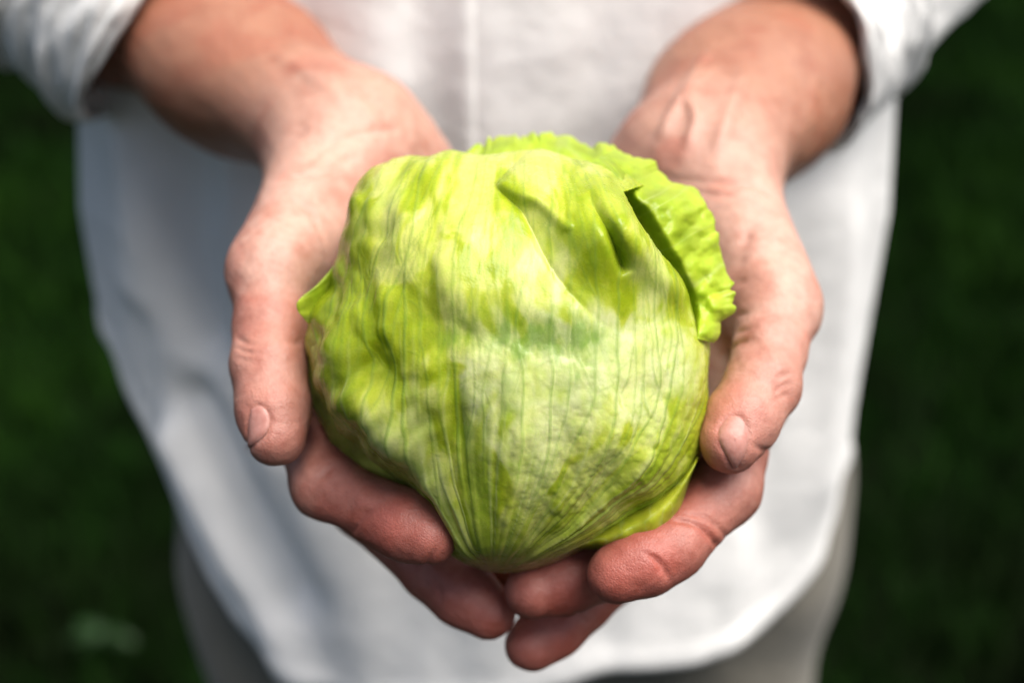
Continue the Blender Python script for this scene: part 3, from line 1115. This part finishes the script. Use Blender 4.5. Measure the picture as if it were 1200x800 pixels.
white = blob(FX, FY, [(640, 460, 85, 60, 0, .85), (560, 440, 20, 40, 0, .5), (560, 545, 9, 40, -5, .6), (700, 400, 60, 60, 0, .7), (610, 330, 40, 45, 0, .35), (690, 420, 50, 40, 0, .4),
                      (478, 505, 12, 42, -35, .7), (520, 545, 10, 35, -25, .5), (600, 520, 22, 40, 0, .5), (630, 520, 14, 40, 0, .4), (465, 260, 16, 34, 0, .3), (755, 330, 20, 20, 0, .3), (780, 420, 30, 60, 0, .4),
                      (655, 240, 30, 9, 20, .5), (720, 470, 14, 10, 0, .4)])
yg = np.clip(yg - .5 * white, 0, 1)
white = np.clip(white, 0, 1) * (1 - .5 * sstep(.3, .9, yg))
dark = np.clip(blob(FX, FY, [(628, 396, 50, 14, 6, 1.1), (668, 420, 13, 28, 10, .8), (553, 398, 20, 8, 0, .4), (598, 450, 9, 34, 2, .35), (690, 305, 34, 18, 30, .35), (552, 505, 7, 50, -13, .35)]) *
               (.45 + 1.9 * np.clip(fbm(FX / 9, FY / 26, 91, 3) + .22, 0, 1)), 0, 1)  # green patches of the leaf, plus shade painted into the pleat's pocket
col = PALE[None, None] * np.ones(FX.shape + (1,))


def mixc(c, t, a):
    a = np.clip(a, 0, 1)[..., None]
    return c * (1 - a) + t * a


col = mixc(col, WHITE, white * .75 * (1 + .9 * n_mid))
col = mixc(col, MID, np.clip((yg - .05) / .55, 0, 1) * .9)
col = mixc(col, YG, np.clip((yg - .4) / .65, 0, 1) ** 1.2 * .95)
ol = sstep(.50, .06, Sq) * (.55 + .6 * fbm(Eq * 9, Sq * 3, 95, 2))  # olive base of the leaf, deepened to paint its shaded lower part
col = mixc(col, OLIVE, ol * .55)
stripe = np.clip(noise2(Eq * 17, Sq * 1.5, 97) * 2.2, 0, 1) * sstep(.62, .3, Sq) * sstep(.0, .1, Sq)
col = mixc(col, np.array((.33, .48, .06)), stripe * .4)
palestripe = np.clip(-noise2(Eq * 14, Sq * 1.1, 98) * 2.2, 0, 1) * sstep(.55, .2, Sq)
col = mixc(col, PALE, palestripe * .4)
col = mixc(col, np.array((.66, .74, .30)), rib * .40)
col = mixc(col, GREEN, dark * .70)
col = mixc(col, STEM, blob(FX, FY, [(588, 674, 80, 27, 0, 1.25), (665, 645, 40, 14, -22, .7)]))
col = mixc(col, VEIN, np.clip(vn * 1.3, 0, 1) * (.70 - .45 * low))
# duller tan zone at the lower left
tan = blob(FX, FY, [(380, 470, 30, 50, -25, .5), (430, 545, 50, 16, 35, .4)])
col = mixc(col, np.array((.42, .42, .11)), tan)

lettuce = empty('lettuce', l2w(C0 + np.array([0, -.072, 0])), 'pale green iceberg lettuce with frilled edges held in two cupped hands', 'lettuce')
lf = grid_faces(NG, NG, flip=True)
lf = lf[~cut.reshape(-1)[lf].any(1)]       # open margin along the deep gap
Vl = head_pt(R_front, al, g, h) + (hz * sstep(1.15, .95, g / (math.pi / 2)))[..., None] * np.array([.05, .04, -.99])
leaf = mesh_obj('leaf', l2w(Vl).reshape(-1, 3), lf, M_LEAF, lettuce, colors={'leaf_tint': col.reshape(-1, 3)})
solidify(leaf, .0006, -1)

# --- the firm heart inside
na, nb = 160, 90
A_, B_ = np.meshgrid(np.linspace(-math.pi, math.pi, na, endpoint=False), np.linspace(.02, math.pi - .02, nb), indexing='ij')
off = -.024 + .0015 * fbm(np.cos(A_) * 3 + B_ * 2, np.sin(A_) * 3, 5, 3)
ct = np.array((.40, .52, .09)) * (1 + .5 * fbm(np.cos(A_) * 5, np.sin(A_) * 5 + B_ * 3, 8, 3))[..., None]
mesh_obj('heart', l2w(head_pt(R_core, A_, B_, off)).reshape(-1, 3), grid_faces(na, nb, wrap_u=True, flip=True), M_LEAF, lettuce, colors={'leaf_tint': ct.reshape(-1, 3)})


# --- leaves lying under the big one, showing at its margins
def under_leaf(R, a0, a1, r0, r1, offs, colour, edge, seed):
    n, m = 220, 110
    t, s = np.meshgrid(np.linspace(0, 1, n), np.linspace(0, 1, m), indexing='ij')
    a = np.radians(a0 + (a1 - a0) * t)
    R_ = lambda q: R_front(q) * (1 - blend) + R(q) * blend
    env = np.sin(np.pi * np.clip(t, 0, 1)) ** .35
    rho = r0 + (r1 - r0) * s * (.9 + .1 * env)
    blend = sstep(.78, 1.0, rho)
    gq = rho * math.pi / 2
    o = offs + .0016 * fbm(t * 9, s * 4, seed, 3) + .0010 * np.where(s > .9, (s - .9) / .1, 0)
    cc = colour[None, None] * (1 + .55 * fbm(t * 12, s * 5, seed + 3, 3))[..., None]
    cc = mixc(cc, edge, sstep(.9, 1.0, s) * .8)
    cc = mixc(cc, VEIN, np.exp(-(noise2(t * 16, s * 1.2, seed + 9) / .03) ** 2) * .35)
    q = mesh_obj('leaf', l2w(head_pt(R_, a, gq, o)).reshape(-1, 3), grid_faces(n, m), M_LEAF, lettuce, colors={'leaf_tint': cc.reshape(-1, 3)})
    solidify(q, .0013, 0)
    return q


under_leaf(R_rim, -190, -95, .55, 1.04, -.0022, np.array((.45, .50, .09)), np.array((.62, .62, .16)), 101)
under_leaf(R_low, -40, 14, .55, 1.06, -.0035, np.array((.50, .56, .05)), np.array((.58, .64, .09)), 111)


# --- frilled leaves
def frill(inner, outer, DI, DO, ns, nt, bulge, ruf, teeth, seed, colour, edge, freq=7.0, deep=False):
    I = resample(inner, ns); O = resample(outer, ns)
    di = resample(np.array(DI)[:, None], ns)[:, 0]; do = resample(np.array(DO)[:, None], ns)[:, 0]
    t = np.linspace(0, 1, nt)[None, :]; s = np.linspace(0, 1, ns)[:, None]
    O = O.copy()
    dirn = (O - I); ln = np.linalg.norm(dirn, axis=1, keepdims=True); dirn = dirn / np.maximum(ln, 1)
    L = np.cumsum(np.r_[0, np.linalg.norm(np.diff(O, axis=0), axis=1)])
    tmod = .35 + 1.3 * sstep(-.25, .3, noise2(L / 26, np.full(ns, .7), seed + 3))
    tth = teeth * (1.3 * tmod * noise2(L / 13, np.full(ns, .3), seed) + .7 * tmod * noise2(L / 5.5, np.full(ns, .3), seed + 1) + 1.5 * noise2(L / 34, np.full(ns, .3), seed + 2))
    px = I[:, None, :] * (1 - t[..., None]) + O[:, None, :] * t[..., None] + dirn[:, None, :] * (tth[:, None] * t ** 5)[..., None]
    D = di[:, None] * (1 - t) + do[:, None] * t - bulge * np.sin(np.pi * t ** .8)
    if deep:        # stays low under the neighbour's margin, then rises to its own edge
        cp = I * .46 + O * .54
        dc = np.minimum(front_depth(cp[:, 0], cp[:, 1]) - .010, do)[:, None]
        dc = dc * sstep(.12, .35, s) + (di[:, None] * .5 + do[:, None] * .5 - .006) * (1 - sstep(.12, .35, s))
        fl = di[:, None] + .010 * sstep(.2, .4, s)
        w1, w2 = sstep(.40, .54, t), np.clip((t - .54) / .46, 0, 1) ** 1.5
        D = fl * (1 - w1) + (dc * (1 - w2) + do[:, None] * w2) * w1
    wave = fbm(px[..., 0] / 30, px[..., 1] / 30, seed + 5, 2) * 1.3
    fine = fbm(px[..., 0] / 12, px[..., 1] / 12, seed + 8, 2)
    curl = fbm(s * freq * 2.6 + 0 * t, t * 1.2 + 0 * s, seed + 21, 2)
    D = D + ruf * (wave * t ** .8 + .22 * fine * t + .45 * curl * t ** 3)
    lx = np.stack([(px[..., 0] - 600) / FOC * D, (400 - px[..., 1]) / FOC * D, D], -1)
    cc = colour[None, None] * (1 + .42 * fbm(s * 9, t * 4, seed + 11, 3))[..., None]
    cc = mixc(cc, edge, sstep(.6, 1.0, t + 0 * s) * .6)
    vv = np.exp(-(noise2(s * 13 + .5 * noise2(s * 5, t * 4, seed), t * 1.3 + 0 * s, seed + 13) / .035) ** 2)
    cc = mixc(cc, np.array((.60, .72, .22)), vv * .4)
    q = mesh_obj('frilled_leaf', l2w(lx).reshape(-1, 3), grid_faces(ns, nt), M_FRILL, lettuce, colors={'leaf_tint': np.clip(cc, .01, .9).reshape(-1, 3)})
    solidify(q, .0005, 0)
    return q


FRC, FRE = np.array((.47, .63, .035)), np.array((.58, .72, .07))
inn = [(690, 190), (700, 204), (704, 226), (702, 250), (708, 280), (728, 312), (754, 342), (776, 368), (792, 392)]
di = [front_depth(np.array(p[0] * 1.0), np.array(p[1] * 1.0)) for p in inn]
di = [float(q) + o for q, o in zip(di, (.001, .000, .000, .006, .013, .014, .014, .014, .012))]
frill(inn, [(722, 176), (744, 185), (768, 197), (784, 214), (812, 222), (834, 252), (845, 290), (858, 350), (840, 402)], di,
      [.536, .532, .528, .524, .520, .515, .511, .508, .508], 300, 110, .014, .0070, 8.0, 131, FRC, FRE, freq=3.4, deep=True)
frill([(530, 200), (560, 200), (600, 200), (640, 200), (680, 202), (715, 205), (745, 210)],
      [(543, 184), (565, 172), (600, 156), (632, 156), (668, 162), (708, 174), (745, 190)],
      [.522, .524, .525, .525, .524, .522, .520], [.540, .548, .556, .556, .552, .545, .535], 240, 70, .005, .008, 10.0, 151, FRC, FRE, freq=6)
frill([(424, 225), (418, 262), (408, 300), (396, 338), (384, 380)], [(409, 278), (403, 297), (374, 332), (350, 355), (360, 378)],
      [.524, .520, .518, .518, .520], [.520, .514, .507, .502, .508], 120, 50, .002, .002, 3.0, 171, FRC * .85, FRE)

frill([(818, 535), (788, 568), (748, 596), (706, 618), (660, 640)], [(808, 560), (792, 604), (765, 637), (724, 642), (684, 642)],
      [.505, .503, .502, .504, .508], [.507, .503, .501, .503, .508], 120, 60, .008, .003, 2.0, 191, np.array((.50, .55, .035)), np.array((.60, .64, .08)), freq=2.5)

# --- a few water droplets on the outer leaf
dv = []
for k in range(26):
    x, y = (vr.normal(578, 9), vr.normal(430, 16)) if k < 12 else (vr.uniform(560, 800), vr.uniform(330, 560))
    q = np.argmin((FX - x) ** 2 + (FY - y) ** 2)
    c = Vl.reshape(-1, 3)[q]
    r_ = vr.uniform(.00022, .0006)
    dv.append((c, r_))
nt = NT('water')
pw = nt.principled((1, 1, 1), 0.02, .5)
pw.inputs['Transmission Weight'].default_value = 1.0
pw.inputs['IOR'].default_value = 1.33
th, ph = np.meshgrid(np.linspace(0, 2 * math.pi, 12, endpoint=False), np.linspace(.05, math.pi - .05, 8), indexing='ij')
sph = np.stack([np.sin(ph) * np.cos(th), np.sin(ph) * np.sin(th), np.cos(ph)], -1).reshape(-1, 3)
vs, fs = [], []
for k, (c, r_) in enumerate(dv):
    vs.append(c + sph * r_ * np.array([1, 1.2, .7])); fs.append(grid_faces(12, 8, wrap_u=True) + k * len(sph))
drops = mesh_obj('water_droplets', l2w(np.concatenate(vs)), np.concatenate(fs), nt.m, leaf)
drops['kind'] = 'stuff'

# ------------------------------------------------------------------ lawn behind
gx, gy = np.meshgrid(np.linspace(-60, 60, 121), np.linspace(-20, 100, 121), indexing='ij')
gz = .03 * fbm(gx / 3, gy / 3, 77, 3)
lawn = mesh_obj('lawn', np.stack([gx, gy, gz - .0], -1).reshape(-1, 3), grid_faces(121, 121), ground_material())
lawn['kind'] = 'structure'
NB = 120000
r1 = rng.random(NB)
by = .2 + 12.5 * r1 ** 1.25
bx = (rng.random(NB) - .5) * 2 * (1.6 + .62 * by)
hh = rng.uniform(.035, .085, NB) * (1 + .12 * by)
hw = rng.uniform(.0022, .0042, NB) * (1 + .25 * by)
th = rng.uniform(0, 2 * math.pi, NB); ln = rng.uniform(.1, .9, NB) * hh; lt = rng.uniform(0, 2 * math.pi, NB)
bz = .03 * fbm(bx / 3, by / 3, 77, 3) - .004
base = np.stack([bx, by, bz], -1)
sv = np.stack([np.cos(th) * hw, np.sin(th) * hw, 0 * hw], -1)
lv = np.stack([np.cos(lt) * ln, np.sin(lt) * ln, hh], -1)
mid = base + lv * np.array([.35, .35, .6])
tip = base + lv
gv = np.stack([base - sv, base + sv, mid + sv * .8, mid - sv * .8, tip + sv * .1, tip - sv * .1], 1).reshape(-1, 3)
i6 = np.arange(NB)[:, None] * 6
gf = np.concatenate([i6 + np.array([[0, 1, 2, 3]]), i6 + np.array([[3, 2, 4, 5]])])
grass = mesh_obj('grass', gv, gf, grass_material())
grass['kind'] = 'stuff'

# a broad-leaved weed low in the grass at the left
d_ = (118 - 600) / FOC * RIGHT + (400 - 772) / FOC * UP + FWD
wp = CAM + d_ * (-CAM[2] / d_[2])
weed = empty('weed', (wp[0], wp[1], .02), 'pale green broad-leaved weed growing in the dark lawn', 'weed')
ntw = NT('weed_leaf')
ntw.principled(ntw.ramp(ntw.noise(40, 3), [(.3, (.006, .024, .002)), (.7, (.011, .038, .004))]), .5, .3)
first = None
for k in range(9):
    if first is None:
        t, u = np.meshgrid(np.linspace(0, 1, 14), np.linspace(-1, 1, 7), indexing='ij')
        w_ = .026 * np.sin(np.pi * t ** .8) + .002
        vv = np.stack([t * .10, u * w_, .02 + .05 * t - .07 * t ** 2 + .008 * np.abs(u)], -1).reshape(-1, 3)
        first = mesh_obj('leaf', vv, grid_faces(14, 7), ntw.m)
        solidify(first, .0008, 0)
        o = first
    else:
        o = first.copy()
        C.objects.link(o)
    o.parent = weed
    o.rotation_euler = (0, -.35 * (k % 3), k * 2.4)
    o.scale = (.62 - .03 * k,) * 3
